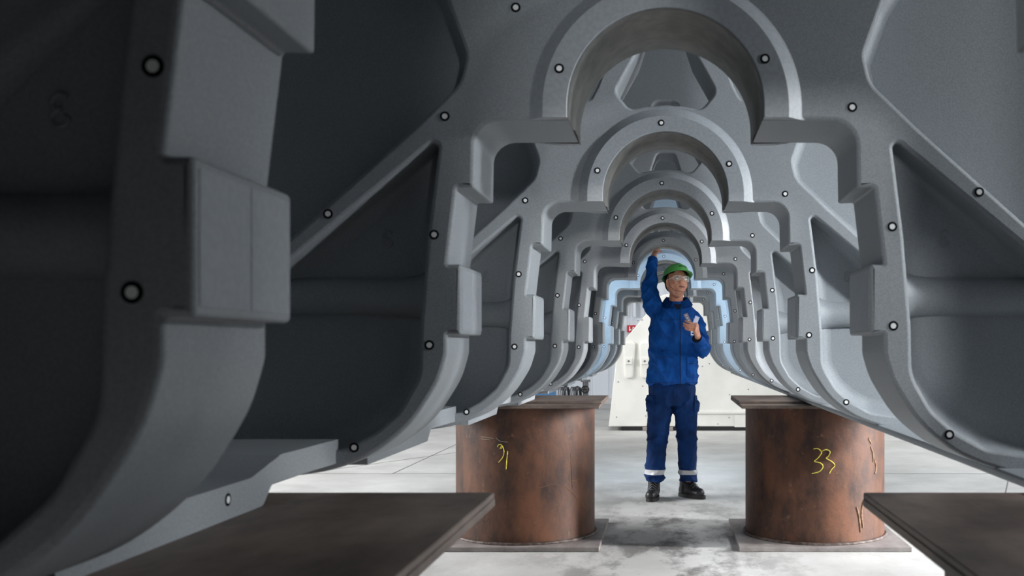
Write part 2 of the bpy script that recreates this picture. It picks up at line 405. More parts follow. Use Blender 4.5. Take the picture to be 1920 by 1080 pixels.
for n in range(-1, 9):
    b = b0 if n == -1 else copy_tree(b0, None)
    b.parent = casting; b.matrix_parent_inverse = Matrix(); b.location = (0, D1+(n-1)*SP+TY, -0.874)
    heads.append(b)
for n, b in zip(range(-1, 9), heads):
    if n == -1: continue
    random.seed(n)
    L_ = dots
    if n == 0: L_ = [(-417, 229, 0), (-434, 45, 0), (424, 229, 0), (430, 40, 0)]
    for i, (x, z, ringy) in enumerate(L_):
        if n > 1 and i in (3,): continue
        if n > 4 and i in (6, 7): continue
        j = (0, 0) if n < 2 else (random.uniform(-6, 6), random.uniform(-8, 8))
        if ringy: j = (j[0]*.3, j[1]*.3)
        if ringy and i == 0: z = 654; 
        marker(b, (x+j[0])*U, -TY-(.0330 if ringy else .0008), H+(z+j[1]*.5)*U)
# lower rails tying the bulkheads together
for s in (-1, 1):
    if s > 0:
        bm = bmesh.new(); box(bm, .83, 1.5, D1-2*SP-.3, D1+7*SP+.29, .874, .896, .008, 3)
    else:
        bm = bmesh.new(); box(bm, -1.5, -.93, D1-2*SP-.3, D1+7*SP+.29, .874, .930, .008, 3)
        for n in range(0, 9):
            fr = D1+(n-1)*SP; a = fr-SP+TH-.02
            q = rounded([(a, .874, 0), (fr-.46, .874, .03), (fr-.41, .914, .04), (fr+.02, .908, 0), (fr+.02, .968, 0), (fr-.36, .970, .10), (fr-.52, .939, .10), (a, .939, 0)], 6)
            r0 = [bm.verts.new((-.83, p.x, p.y)) for p in q]; r1 = [bm.verts.new((-1.49, p.x, p.y)) for p in q]
            m_ = len(q)
            for k in range(m_): bm.faces.new((r0[k], r0[(k+1) % m_], r1[(k+1) % m_], r1[k]))
            bm.faces.new(r0); bm.faces.new(r1[::-1])
    r = bobj('lower_rail', bm, M['cast'], None, 30); r.parent = casting; r.location = (0, 0, -.874); wn(r)
    if s < 0: marker(r, s*.8295, 1.914, .912, (0, math.pi/2, 0))
    # unseen outer walls, built only where they block light, and the roof
for s in (-1,):
    bm = bmesh.new(); x0, x1 = sorted((s*1.47, s*1.52)); box(bm, x0, x1, D1-2*SP-.3, D1+7*SP+.29, .874, H+1250*U, .01)
    r = bobj('light_block_wall', bm, M['cast'], casting); r.location = (0, 0, -.874)
bm = bmesh.new(); box(bm, 1.47, 1.52, D1-2*SP-.3, D1-SP+.1, .874, H+1250*U, .01)  # short right-hand wall added to darken the nearest left bulkhead
r = bobj('light_block_wall', bm, M['cast'], casting); r.location = (0, 0, -.874)
bm = bmesh.new(); box(bm, -1.52, 1.52, D1-2*SP-.3, D1+7*SP+.29, H+1250*U, H+1290*U, .01)
r = bobj('roof_deck', bm, M['cast'], casting); r.location = (0, 0, -.874)

# ------------------------------------------------------------------ stands
def proj_cyl(cx, cy, r, pts):      # pts: (angle offset x metres, z)
    return [(cx+(r+.0015)*math.sin(a/r), cy-(r+.0015)*math.cos(a/r), z) for a, z in pts]
def stand(cx, cy, label, near=False):
    t = empty('support_stand', (cx, cy, 0)); tag(t, label, 'steel stand', 'rusty pipe stands carrying the casting')
    bm = bmesh.new(); cyl(bm, (0, 0, .028), (0, 0, .842), .437, seg=96)
    p = bobj('pipe', bm, M['rust_pipe'], t, 40)
    bm = bmesh.new(); box(bm, -.5, .5, -.5, .5, .842, .860, .002, 1); box(bm, -.499, .499, -.499 if near else -.28, .497, .860, .8735, .002, 1)
    bobj('top_plate', bm, M['rust_plate'], t)
    bm = bmesh.new(); box(bm, -.515, .5, -.5, .5, .0, .028, .003, 1)
    bobj('base_plate', bm, M['base_plate'], t)
    bm = bmesh.new(); tube(bm, [(.445*math.cos(k*math.pi/36), .445*math.sin(k*math.pi/36), .032) for k in range(72)], .012, 8, True)
    bobj('weld_seam', bm, M['weld'], t, 60)
    return t
def scrawl(name, parent, strokes, r, m, thick=.004):
    bm = bmesh.new()
    for st in strokes:
        q = [(p.x, p.y) for p in catmull([(a, b, 0) for a, b in st], 6)]
        tube(bm, proj_cyl(0, 0, r, q), thick, 6)
    return bobj(name, bm, m, parent)
YB = 6.43; YF = 1.78
M['smear'] = mat('pale_smear', srgb(158, 130, 106), .9, 0, srgb(112, 82, 62), 60)
sBL = stand(-.890, YB, 'rusty brown pipe stand left of the worker, scrawled with a faded yellow mark')
sBR = stand(.947, YB, 'rusty brown pipe stand right of the worker, chalked with a yellow 33')
sFL = stand(-.885, YF, 'nearest rusty stand at lower left, its dark flat top plate filling the corner', True)
sFR = stand(.945, YF, 'nearest rusty stand at lower right, its brown top plate cut off by the frame', True)
# px->(arc offset, z) on a back stand's near face; depth of the near face = YB-.437
def onpipe(cx, px, py):
    x = (px-1248)/F*(YB-.43); 
    for _ in range(4):
        dxx = max(-.43, min(.43, x-cx)); yy = YB-math.sqrt(max(0, .437**2-dxx**2)); x = (px-1248)/F*yy
    dxx = x-cx; yy = YB-math.sqrt(.437**2-dxx**2)
    return (.437*math.asin(dxx/.437), H-(py-652)/F*yy)
def conv(cx, strokes): return [[onpipe(cx, a, b) for a, b in s] for s in strokes]
scrawl('chalk_number', sBR, conv(.947, [[(1525, 842), (1533, 841), (1540, 848), (1534, 858), (1527, 865), (1538, 868), (1543, 875), (1536, 884), (1522, 888)],
    [(1541, 846), (1549, 843), (1556, 847), (1553, 855), (1549, 859), (1560, 866), (1565, 873), (1559, 880), (1555, 888)]]), .437, M['chalk'], .0032)
scrawl('chalk_number', sBL, conv(-.890, [[(933, 838), (935, 834), (940, 834), (942, 839), (938, 841), (942, 836), (945, 846), (943, 857), (935, 867)], [(952, 846), (950, 864), (949, 880)]]), .437, M['chalk'], .0028)
scrawl('scratch_mark', sBL, conv(-.890, [[(902, 819), (912, 820), (925, 822)], [(903, 823), (920, 825)], [(930, 821), (938, 827), (952, 829)]]), .437, M['chalkwhite'], .002)
scrawl('scratch_mark', sBL, conv(-.890, [[(1012, 915), (1035, 909), (1052, 912)], [(1057, 910), (1074, 925), (1088, 943), (1099, 958)], [(1069, 901), (1088, 899)], [(1070, 850), (1071, 880), (1073, 915)]]), .437, mat('brown_scratch', srgb(120, 85, 62), .8), .0014)

for sm_ in ([[(1632, 838), (1636, 850), (1637, 866)], [(1639, 862), (1642, 876), (1640, 888)], [(1628, 822), (1633, 832)], [(1606, 950), (1611, 975), (1613, 998)], [(1618, 940), (1615, 965), (1618, 990)]]): scrawl('pale_smear', sBR, conv(.947, [sm_]), .436, M['smear'], .006)
# ------------------------------------------------------------------ background machine part
def bx(px, Y): return (px-1248)/F*Y
def bz(py, Y): return H-(py-652)/F*Y
YW = 14.6
wt = empty('white_casting', (bx(1400, YW), YW, 0)); tag(wt, 'large cream white casting with sloping shoulder standing behind the worker', 'machine part')
def wl(px, py): return (bx(px, YW)-wt.location.x, bz(py, YW))
prof = [wl(1141, 800)+(0.0,), wl(1155, 672)+(.2,), wl(1170, 638)+(.1,), wl(1212, 588)+(.15,), wl(1240, 551)+(.2,), wl(1700, 551)+(.2,), wl(1760, 800)+(0,)]
pts = rounded(prof, 5)
me = plate2d([[(p.x, p.y) for p in pts]], 0.6, 0.02); me.transform(Matrix.Translation((0, .6, 0)))
link('body', me, M['white_cast'], wt, 30)
bm = bmesh.new(); x0, _ = wl(1294, 0); x1, _ = wl(1750, 0); box(bm, x0, x1, -.03, .05, bz(776, YW), bz(770, YW), .01); bobj('ledge', bm, M['white_cast'], wt)
bm = bmesh.new(); x0, _ = wl(1377, 0); x1, _ = wl(1750, 0); box(bm, x0, x1, -.012, .05, bz(801, YW), bz(777, YW), .004); bobj('cover_plate', bm, M['white_cast'], wt)
for px in (1179, 1209):
    bm = bmesh.new(); x, z = wl(px, 675); 
    c = rounded([(x-.09, z+.27, .06), (x-.06, z-.27, .05), (x+.06, z-.27, .05), (x+.10, z+.27, .06)], 5)
    m1 = plate2d([[(p.x, p.y) for p in c]], .05, .03, res=3); m1.transform(Matrix.Translation((0, 0, 0)))
    lg = link('lug', m1, M['white_cast'], wt, 60)
    box(bm, x-.05, x+.05, -.085, -.02, z-.06, z+.03, .006); bobj('bracket', bm, M['white_cast'], lg)
    disc('screw', .015, .01, M['iron'], lg, (x, -.087, z-.015))
for (px, py) in [(1159, 716), (1205, 724), (1156, 782), (1211, 780), (1317, 687), (1330, 682), (1368, 740), (1403, 730), (1367, 783), (1346, 795), (1310, 799), (1390, 786), (1196, 601), (1204, 600)]:
    x, z = wl(px, py); disc('bolt_hole', .008, .008, M['iron'], wt, (x, -.003, z))
wt2 = []
for (a, b, c_, d, yy) in ((1205, 1262, 803, 808, .0), (1440, 1500, 803, 808, 0.0)):
    bm = bmesh.new(); x0, _ = wl(a, 0); x1, _ = wl(b, 0)
    box(bm, x0, x1, -.06, 1.1, 0.0, .055, .004)
    f = bobj('foot_block', bm, M['base_plate'], wt)
bm = bmesh.new(); x0, _ = wl(1165, 0); x1, _ = wl(1750, 0); box(bm, x0, x1, .01, 1.1, .001, .058); bobj('base_shadow_bar', bm, M['hub_black'], wt)  # near-black bar standing for the dark feet and the shadow line beneath
wt.location.z = 0.0
for ch in wt.children:
    if ch.name.startswith('body'): pass
# ------------------------------------------------------------------ back wall fittings
YL = 21.5
def pxbox(name, px0, px1, py0, py1, Y, dep, m, label, cat, group=None, bev=.005):
    bm = bmesh.new(); box(bm, bx(px0, Y)-bx((px0+px1)/2, Y), bx(px1, Y)-bx((px0+px1)/2, Y), -dep/2, dep/2, bz(py1, Y), bz(py0, Y), bev)
    o = bobj(name, bm, m); o.location = (bx((px0+px1)/2, Y), Y, 0); tag(o, label, cat, group); return o
sg = empty('fire_sign', (bx(1184, YL), YL+.03, bz(616.5, YL))); tag(sg, 'small red square sign with white symbol on the far wall', 'sign')
bm = bmesh.new(); w_ = .095; box(bm, -w_, w_, -.01, .01, -.075, .075, .003); bobj('sign_panel', bm, M['red'], sg)
bm = bmesh.new(); box(bm, -.05, -.03, -.014, -.009, -.05, .05); box(bm, -.03, .0, -.014, -.009, -.03, -.01); box(bm, .02, .06, -.014, -.009, .02, .04); box(bm, .02, .035, -.014, -.009, -.04, .03)
bobj('sign_symbol', bm, M['white_dot'], sg)
for (px, lb) in ((1189, 'thin white pipe on the far wall above the red sign'), (1212, 'thin white pipe on the far wall beside the raised sleeve')):
    bm = bmesh.new(); cyl(bm, (0, 0, 0), (0, 0, 3.2), .045, seg=16); o = bobj('wall_pipe', bm, M['wallwhite'], None, 40); o.location = (bx(px, YL), YL-.03, 1.86); tag(o, lb, 'pipe', 'white pipes on the far wall')
    for z in (.3, 1.4, 2.6):
        bm = bmesh.new(); box(bm, -.07, .07, -.05, .1, z, z+.03); bobj('pipe_clip', bm, M['iron'], o)
bm = bmesh.new()
# valve pipe standing left of the white casting
YV = 19.0
vp = empty('valve_pipe', (bx(1098, YV), YV, 0)); tag(vp, 'grey standpipe with round handwheel by the far wall', 'pipe')
bm = bmesh.new(); cyl(bm, (0, 0, 0), (0, 0, bz(716, YV)), .055, seg=20); bobj('standpipe', bm, M['iron'], vp, 40)
bm = bmesh.new(); cyl(bm, (0, 0, bz(716, YV)), (0, 0, bz(712, YV)), .09, seg=24); bobj('flange', bm, M['iron'], vp, 40)
bm = bmesh.new(); zc = bz(730, YV); tube(bm, [(.065*math.cos(a*math.pi/12), -.09, zc+.065*math.sin(a*math.pi/12)) for a in range(24)], .012, 8, True)
for a in range(3):
    c_, s_ = math.cos(a*math.pi/3)*.065, math.sin(a*math.pi/3)*.065; tube(bm, [(-c_, -.09, zc-s_), (c_, -.09, zc+s_)], .006, 6)
cyl(bm, (0, -.1, zc), (0, -.02, zc), .014, seg=12); bobj('handwheel', bm, M['hub_black'], vp, 40)
for i, (px, lb) in enumerate(((1057, 'left coil of grey hose seen over the left stand'), (1079, 'right coil of grey hose beside the valve pipe'))):
    t = empty('hose_coil', (bx(px, YV), YV+.05, 0)); tag(t, lb, 'hose', 'hose coils by the far wall')
    bm = bmesh.new(); zc = bz(742, YV)
    for k in range(5):
        ox = (k-2)*.035; tube(bm, [(ox+.03*math.cos(a*math.pi/12), .16*math.cos(a*math.pi/12)*.6, zc+.16*math.sin(a*math.pi/12)) for a in range(24)], .011, 8, True)
    bobj('hose', bm, M['hose'], t, 50)
    bm = bmesh.new(); tube(bm, [(-.06, .05, zc+.14), (.04, .0, zc+.17), (.09, -.03, zc+.13), (.1, -.03, zc-.1)], .016, 8)
    box(bm, -.02, .02, .02, .06, 0.0, zc+.15); bobj('hanger', bm, M['hub_black'], t)
pxbox('blue_cabinet', 985, 1041, 734, 768, 20.5, .5, M['bluebox'], 'low blue cabinet by the far wall behind the left stand', 'cabinet')

# ------------------------------------------------------------------ worker
M['skin'] = mat('skin', srgb(202, 140, 114), 0.5, 0, srgb(218, 160, 134), 30)
M['cloth'] = mat('blue_workwear', srgb(3, 70, 146), 0.8, 0, srgb(5, 82, 164), 14, 0.25, 90, 0.25)
M['cloth_dark'] = mat('navy_trousers', srgb(3, 40, 88), 0.8, 0, srgb(4, 50, 106), 12, 0.25, 90, 0.25)
M['seam'] = mat('blue_seam', srgb(5, 45, 98), 0.85)
M['navy'] = mat('navy_lining', srgb(6, 16, 38), 0.9)
M['boot'] = mat('black_boot_leather', srgb(30, 30, 33), 0.45, 0, srgb(44, 44, 47), 20)
M['sole'] = mat('boot_sole', srgb(22, 22, 24), 0.7)
M['reflect'] = mat('reflective_band', srgb(196, 198, 202), 0.4)
M['green'] = mat('green_helmet', srgb(92, 178, 92), 0.35)
M['lip'] = mat('lip', srgb(176, 105, 92), 0.5)
M['brow'] = mat('brow_hair', srgb(80, 60, 50), 0.8)
M['eye'] = mat('eye_white', srgb(225, 220, 212), 0.3)
M['iris'] = mat('iris', srgb(45, 38, 32), 0.3)
def glass(name, col, alpha):
    m = mat(name, col, 0.1); b = m.node_tree.nodes['Principled BSDF']; b.inputs['Alpha'].default_value = alpha; return m
M['lens'] = glass('clear_lens', (0.9, 0.93, 0.95, 1), 0.13)
M['lensrim'] = glass('clear_rim', (0.8, 0.83, 0.85, 1), 0.75)
def Wp(px, py, Y): return Vector(((px-1248)*Y/F, Y, H-(py-652)*Y/F))
def capsule(bm, p0, r0, p1, r1, n=2):
    t = bmesh.new(); p0 = Vector(p0); p1 = Vector(p1)
    for p, r in ((p0, r0), (p1, r1)):
        bmesh.ops.create_icosphere(t, subdivisions=n, radius=r, matrix=Matrix.Translation(p))
    r = bmesh.ops.convex_hull(t, input=t.verts)
    bmesh.ops.delete(t, geom=[g for g in r['geom_interior'] if isinstance(g, bmesh.types.BMVert)], context='VERTS')
    me = bpy.data.meshes.new('t'); t.to_mesh(me); t.free(); bm.from_mesh(me); bpy.data.meshes.remove(me)
def chain(bm, pts):
    for (a, ra), (b, rb) in zip(pts[:-1], pts[1:]): capsule(bm, a, ra, b, rb)
def ell(bm, c, rad, rot=None, n=3):
    m = Matrix.Translation(Vector(c)) @ (rot.to_4x4() if rot is not None else Matrix()) @ Matrix.Diagonal((*rad, 1))
    bmesh.ops.create_icosphere(bm, subdivisions=n, radius=1, matrix=m)
def loft(bm, secs, n=36, pw=2.4):
    rows = []
    for (c, rx, ry) in secs:
        row = []
        for k in range(n):
            a = 2*math.pi*k/n; ca, sa = math.cos(a), math.sin(a)
            q = (abs(ca)**pw+abs(sa)**pw)**(-1/pw)
            row.append(bm.verts.new((c[0]+rx*ca*q, c[1]+ry*sa*q, c[2])))
        rows.append(row)
    for i in range(len(rows)-1):
        for k in range(n): bm.faces.new((rows[i][k], rows[i][(k+1) % n], rows[i+1][(k+1) % n], rows[i+1][k]))
    bm.faces.new(rows[0][::-1]); bm.faces.new(rows[-1])
def fuse(bm, voxel, smooth=3, name='fused', dec=None):
    bmesh.ops.recalc_face_normals(bm, faces=bm.faces)
    me = bpy.data.meshes.new('t'); bm.to_mesh(me); bm.free(); o = bpy.data.objects.new('t', me); C.objects.link(o)
    m = o.modifiers.new('r', 'REMESH'); m.mode = 'VOXEL'; m.voxel_size = voxel; m.adaptivity = 0
    m = o.modifiers.new('s', 'SMOOTH'); m.factor = .5; m.iterations = smooth
    if dec: m = o.modifiers.new('d', 'DECIMATE'); m.ratio = dec
    dg = bpy.context.evaluated_depsgraph_get(); r = bpy.data.meshes.new_from_object(o.evaluated_get(dg)); r.name = name
    bpy.data.objects.remove(o); return r
def wrinkle(me, fn):
    me.update(); ns = [v.normal.copy() for v in me.vertices]
    for v, n_ in zip(me.vertices, ns): v.co = v.co+n_*fn(v.co)
    me.update()
NZ = mathutils.noise.noise
def patch(name, me, planes, off, thick, m, parent):
    """a piece of cloth cut from the garment's own surface and laid over it"""
    bm = bmesh.new(); bm.from_mesh(me)
    for p, n_ in planes:
        g = bm.verts[:]+bm.edges[:]+bm.faces[:]
        bmesh.ops.bisect_plane(bm, geom=g, plane_co=p, plane_no=n_, clear_outer=True)
    bm.normal_update()
    for v in bm.verts: v.co += v.normal*off
    if bm.faces:
        bmesh.ops.solidify(bm, geom=bm.faces[:], thickness=thick)
    o = bobj(name, bm, m, parent, 40); return o
def planes_box(x0, x1, z0, z1, yc=None, keep=-1):
    P_ = [((x0, 0, 0), (-1, 0, 0)), ((x1, 0, 0), (1, 0, 0)), ((0, 0, z0), (0, 0, -1)), ((0, 0, z1), (0, 0, 1))]
    if yc is not None: P_.append(((0, yc, 0), (0, -keep, 0)))
    return P_
def fingers(bm, W, d, n, side, curl, spread=0.05, thumb=(0.5, 0.5), sc_=1.0, fd=None, lt=None):
    """palm, four fingers and a thumb; d points to the fingers, n is the palm side"""
    d = d.normalized(); n = (n-d*n.dot(d)).normalized(); lat = d.cross(n).normalized()*side
    if lt: lat = lt.normalized()
    s = sc_
    base = W+d*.015*s
    for k, (o_, r) in enumerate(((.030, .013), (.011, .014), (-.009, .0135), (-.027, .012))):
        capsule(bm, base+lat*o_*.55*s, .016*s, W+d*.088*s+lat*o_*s, r*s)
    L = ((.044, .026, .021), (.048, .030, .022), (.045, .028, .022), (.036, .022, .019))
    for k in range(4):
        o_ = (.030, .0105, -.0095, -.028)[k]; p = W+d*.090*s+lat*o_*s; ang = 0
        dirk = ((fd or d)+lat*spread*(1.2, .4, -.4, -1.3)[k]).normalized(); r = (.0088, .009, .0086, .0076)[k]*s
        for seg in range(3):
            ang += curl[k][seg]; q = p+(dirk*math.cos(ang)+n*math.sin(ang))*L[k][seg]*s
            capsule(bm, p, r, q, r*.92); p = q; r *= .92
    p = W+d*.03*s+lat*.028*s+n*.006*s; q = p+(d*.6+lat*.75+n*thumb[0]).normalized()*.040*s
    capsule(bm, W+d*.02*s+lat*.012*s, .015*s, q, .0115*s)
    q2 = q+(d*.9+lat*(.1-thumb[1]*.3)+n*thumb[0]*1.2).normalized()*.030*s; capsule(bm, q, .011*s, q2, .010*s)
    q3 = q2+(d*.9-lat*thumb[1]*.6+n*thumb[0]*1.2).normalized()*.024*s; capsule(bm, q2, .010*s, q3, .0085*s)
    return q3
YP = 8.0
person = empty('person', (0.05, YP, 0)); tag(person, 'worker in blue jacket and trousers with green helmet, one arm raised to the arch', 'person')
def pin(o):
    o.matrix_parent_inverse = Matrix.Translation((-.05, -YP, 0)); return o
# head in its own frame, face towards -Y
def head_part(scale=1.0):
    t = bmesh.new(); bmesh.ops.create_icosphere(t, subdivisions=6, radius=1)
    G = [((0, -.098, -.020), .013, .016), ((0, -.095, .004), .010, .012), ((.011, -.095, -.026), .007, .009), ((-.011, -.095, -.026), .007, .009),
         ((.031, -.092, .014), -.011, .017), ((-.031, -.092, .014), -.011, .017), ((.03, -.09, .034), .004, .016), ((-.03, -.09, .034), .004, .016),
         ((.045, -.075, -.015), .006, .018), ((-.045, -.075, -.015), .006, .018), ((0, -.09, -.052), .005, .016), ((0, -.088, -.092), .009, .018),
         ((0, -.095, -.072), -.004, .010), ((.05, -.055, -.055), -.005, .022), ((-.05, -.055, -.055), -.005, .022), ((.055, -.03, -.08), .004, .02), ((-.055, -.03, -.08), .004, .02)]
    for v in t.verts:
        x, y, z = v.co; q = v.co.copy()
        f = 1.0 if z > -.1 else 1-.30*((-.1-z)/.9)**1.3
        yy = y*(.098 if y > 0 else .092); zz = z*.118
        yy2 = yy*(f if y > 0 else (1-.06*max(0, -z)))+(-.010*max(0, -z) if y < 0.2 else 0)
        v.co = Vector((x*.075*f, yy2, zz))
    t.normal_update(); nn = [v.normal.copy() for v in t.verts]
    for v, n_ in zip(t.verts, nn):
        dsp = 0
        for c, a, s_ in G:
            dsp += a*math.exp(-((v.co-Vector(c)).length/s_)**2)
        v.co += n_*dsp
    for sx in (-1, 1):
        ell(t, (sx*.077, .008, -.004), (.007, .018, .030), Euler((.15, 0, sx*.35)).to_matrix(), 2)
        ell(t, (sx*.074, .006, -.028), (.007, .010, .010), None, 2)
    return t
HC = Wp(1269, 531, 7.98)
HR = (Matrix.Rotation(math.radians(22), 4, 'Z') @ Matrix.Rotation(math.radians(5), 4, 'Y') @ Matrix.Rotation(math.radians(-13), 4, 'X'))
HM = Matrix.Translation(HC) @ HR @ Matrix.Diagonal((1.07, 1.03, 1.03, 1))
bm = bmesh.new()
hp = head_part(); bmesh.ops.transform(hp, matrix=HM, verts=hp.verts); me = bpy.data.meshes.new('t'); hp.to_mesh(me); hp.free(); bm.from_mesh(me)
capsule(bm, HC+Vector((0, .03, -.05)), .056, Wp(1266, 580, 8.04), .060)
# inner body under the clothes keeps head and hands one figure
RSH = Wp(1230, 586, 8.03); RELB = Wp(1216, 541, 8.06); RWR = Wp(1224, 493, 8.19)
LSH = Wp(1299, 596, 8.03); LELB = Wp(1319, 655, 7.99); LWR = Wp(1309, 632, 7.76)
chain(bm, [(Wp(1266, 580, 8.04), .07), (Wp(1262, 640, 8.03), .10), (Wp(1261, 720, 8.03), .11)])
chain(bm, [(Wp(1266, 590, 8.04), .06), (RSH, .045), (RELB, .036), (RWR, .026)])
chain(bm, [(Wp(1266, 590, 8.04), .06), (LSH, .045), (LELB, .036), (LWR, .027)])
for a, b, c in ((Wp(1240, 745, 8.03), Wp(1232, 830, 8.0), Wp(1226, 912, 8.03)), (Wp(1284, 745, 8.03), Wp(1288, 830, 8.02), Wp(1291, 912, 8.12))):
    chain(bm, [(Wp(1261, 722, 8.03), .10), (a, .07), (b, .05), (c, .036)])
c4 = [(.25, .35, .3), (.35, .4, .3), (.5, .5, .35), (.6, .6, .4)]
fingers(bm, RWR, Vector((.16, .35, 1)), Vector((.75, .55, -.3)), 1, c4, .04, (.7, .6), .86)
fingers(bm, LWR, Vector((-.25, -.50, .78)), Vector((-.35, 1, .2)), -1, [(.0, .35, .9), (.0, .4, .9), (.05, .45, .9), (.1, .5, .9)], .06, (.35, .5), 1.0, Vector((-.97, -.12, .12)), Vector((.25, .35, .85)))
body_me = fuse(bm, .0036, 2, 'body')
body = link('body', body_me, M['skin'], person, 80); pin(body)
def hobj(name, bm, m, parent=None, sm=40):
    bmesh.ops.transform(bm, matrix=HM, verts=bm.verts)
    o = bobj(name, bm, m, parent or person, sm)
    if not parent: pin(o)
    return o
for sx in (-1, 1):
    bm = bmesh.new(); bmesh.ops.create_uvsphere(bm, u_segments=20, v_segments=12, radius=.0118, matrix=Matrix.Translation((sx*.031, -.0795, .013)))
    e_ = hobj('eye', bm, M['eye'])
    bm = bmesh.new(); bmesh.ops.create_uvsphere(bm, u_segments=16, v_segments=10, radius=.0062, matrix=Matrix.Translation((sx*.031+.001, -.0862, .0155)))
    hobj('iris', bm, M['iris'], e_)
    bm = bmesh.new(); tube(bm, catmull([(sx*.015, -.094, .030), (sx*.030, -.093, .036), (sx*.048, -.082, .032)], 5), [.0022]*5+[.0032]*5+[.0018], 6); hobj('eyebrow', bm, M['brow'])
    bm = bmesh.new(); tube(bm, catmull([(sx*.018, -.0885, .016), (sx*.031, -.0925, .0215), (sx*.045, -.083, .015)], 5), .0016, 6); hobj('upper_eyelid', bm, M['brow'])
bm = bmesh.new()
tube(bm, catmull([(-.024, -.0935, -.056), (-.010, -.103, -.0525), (0, -.104, -.0535), (.010, -.103, -.0525), (.024, -.0935, -.056)], 5), .0032, 6)
tube(bm, catmull([(-.020, -.094, -.060), (0, -.103, -.0615), (.020, -.094, -.060)], 6), .0036, 6)
hobj('lips', bm, M['lip'])
bm = bmesh.new(); tube(bm, catmull([(-.023, -.0975, -.0575), (0, -.1075, -.0572), (.023, -.0975, -.0575)], 6), .0011, 5); hobj('mouth_line', bm, M['brow'])
# safety glasses
gl = empty('safety_glasses', (0, 0, 0)); gl.parent = person; pin(gl)
for sx in (-1, 1):
    out_ = catmull([(sx*.008, -.110, .020), (sx*.030, -.108, .028), (sx*.055, -.096, .026), (sx*.064, -.082, .012), (sx*.058, -.088, -.008), (sx*.036, -.104, -.013), (sx*.014, -.110, -.002)], 4, True)
    bm = bmesh.new(); vs = [bm.verts.new(p) for p in out_]; f = bm.faces.new(vs); bmesh.ops.triangulate(bm, faces=[f]); bmesh.ops.solidify(bm, geom=bm.faces[:], thickness=.0012)
    hobj('lens', bm, M['lens'], gl)
    bm = bmesh.new(); tube(bm, out_, .0013, 6, True); tube(bm, [(sx*.063, -.082, .014), (sx*.078, -.045, .012), (sx*.081, .0, .010)], .0026, 6)
    hobj('temple', bm, M['lensrim'], gl)
bm = bmesh.new(); tube(bm, [(-.012, -.110, .014), (0, -.113, .016), (.012, -.110, .014)], .0020, 6); hobj('bridge', bm, M['lensrim'], gl)
# helmet
def dome(rx, ryf, ryb, rz, z0, cz, zlow=0, seg=48, rows=16):
    bm = bmesh.new(); R = []
    for i in range(rows+1):
        ph = (math.pi/2)*(i/rows); row = []
        for k in range(seg):
            a = 2*math.pi*k/seg; ry = ryb if math.sin(a) > 0 else ryf
            row.append(bm.verts.new((rx*math.cos(a)*math.cos(ph), ry*math.sin(a)*math.cos(ph), cz+rz*math.sin(ph)**.9)) if i < rows or k == 0 else R[-1][0])
        R.append(row)
    for i in range(rows):
        for k in range(seg):
            if i == rows-1: 
                bm.faces.new((R[i][k], R[i][(k+1) % seg], R[rows][0]))
            else: bm.faces.new((R[i][k], R[i][(k+1) % seg], R[i+1][(k+1) % seg], R[i+1][k]))
    return bm, R
hm = empty('helmet', (0, 0, 0)); hm.parent = person; pin(hm)
HM0 = HM.copy(); HM = HM @ Matrix.Translation((0, .004, .012)) @ Matrix.Rotation(math.radians(-7), 4, 'X')
bm, R = dome(.096, .120, .122, .092, 0, .045)
for v in bm.verts:
    ridge = .007*math.exp(-(v.co.x/.016)**2)*max(0, min(1, (v.co.z-.062)/.03)); v.co.z += ridge
    ridge = .004*math.exp(-((abs(v.co.x)-.045)/.008)**2)*max(0, min(1, (v.co.z-.062)/.03)); v.co += v.co.normalized()*ridge
rim = [v for v in R[0]]
# brim: flare outwards, longer at the front
outr = []
for v in rim:
    a = math.atan2(v.co.y, v.co.x); fr = max(0, -math.sin(a))
    k = .010+.045*fr**3; dr = Vector((v.co.x, v.co.y, 0)).normalized()
    outr.append(bm.verts.new(v.co+dr*k+Vector((0, 0, -.010-.012*fr))))
n_ = len(rim)
for k in range(n_): bm.faces.new((rim[k], outr[k], outr[(k+1) % n_], rim[(k+1) % n_]))
bmesh.ops.recalc_face_normals(bm, faces=bm.faces); bmesh.ops.solidify(bm, geom=bm.faces[:], thickness=.003)
hobj('shell', bm, M['green'], hm, 50)
bm = bmesh.new()
for (a0, a1) in ((-1.80, -1.58), (-1.5, -1.10)):
    pts = []
    for k in range(5):
        a = a0+(a1-a0)*k/4; pts.append((.096*math.cos(a)*.93, .120*math.sin(a)*.93, .045+.092*.36+.002))
    tube(bm, [Vector(p)*1.02 for p in pts], .004, 6)
hobj('helmet_mark', bm, M['hub_black'], hm)
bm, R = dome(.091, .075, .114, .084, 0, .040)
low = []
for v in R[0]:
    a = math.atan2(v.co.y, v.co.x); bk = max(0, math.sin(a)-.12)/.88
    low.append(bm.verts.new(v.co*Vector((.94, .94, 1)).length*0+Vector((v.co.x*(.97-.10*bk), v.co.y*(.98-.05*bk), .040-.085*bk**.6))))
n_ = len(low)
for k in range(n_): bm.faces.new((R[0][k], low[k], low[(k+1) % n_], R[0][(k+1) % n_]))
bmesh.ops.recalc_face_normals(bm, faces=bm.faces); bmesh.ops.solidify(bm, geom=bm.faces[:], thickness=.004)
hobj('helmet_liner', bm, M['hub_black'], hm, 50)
bm = bmesh.new(); tube(bm, catmull([(.076, -.030, .03), (.072, -.034, -.05), (.045, -.062, -.10), (.0, -.085, -.118)], 5), .0012, 5); tube(bm, catmull([(-.076, -.030, .03), (-.072, -.034, -.05), (-.045, -.062, -.10), (.0, -.085, -.118)], 5), .0012, 5)
hobj('chin_strap', bm, M['hub_black'], hm)
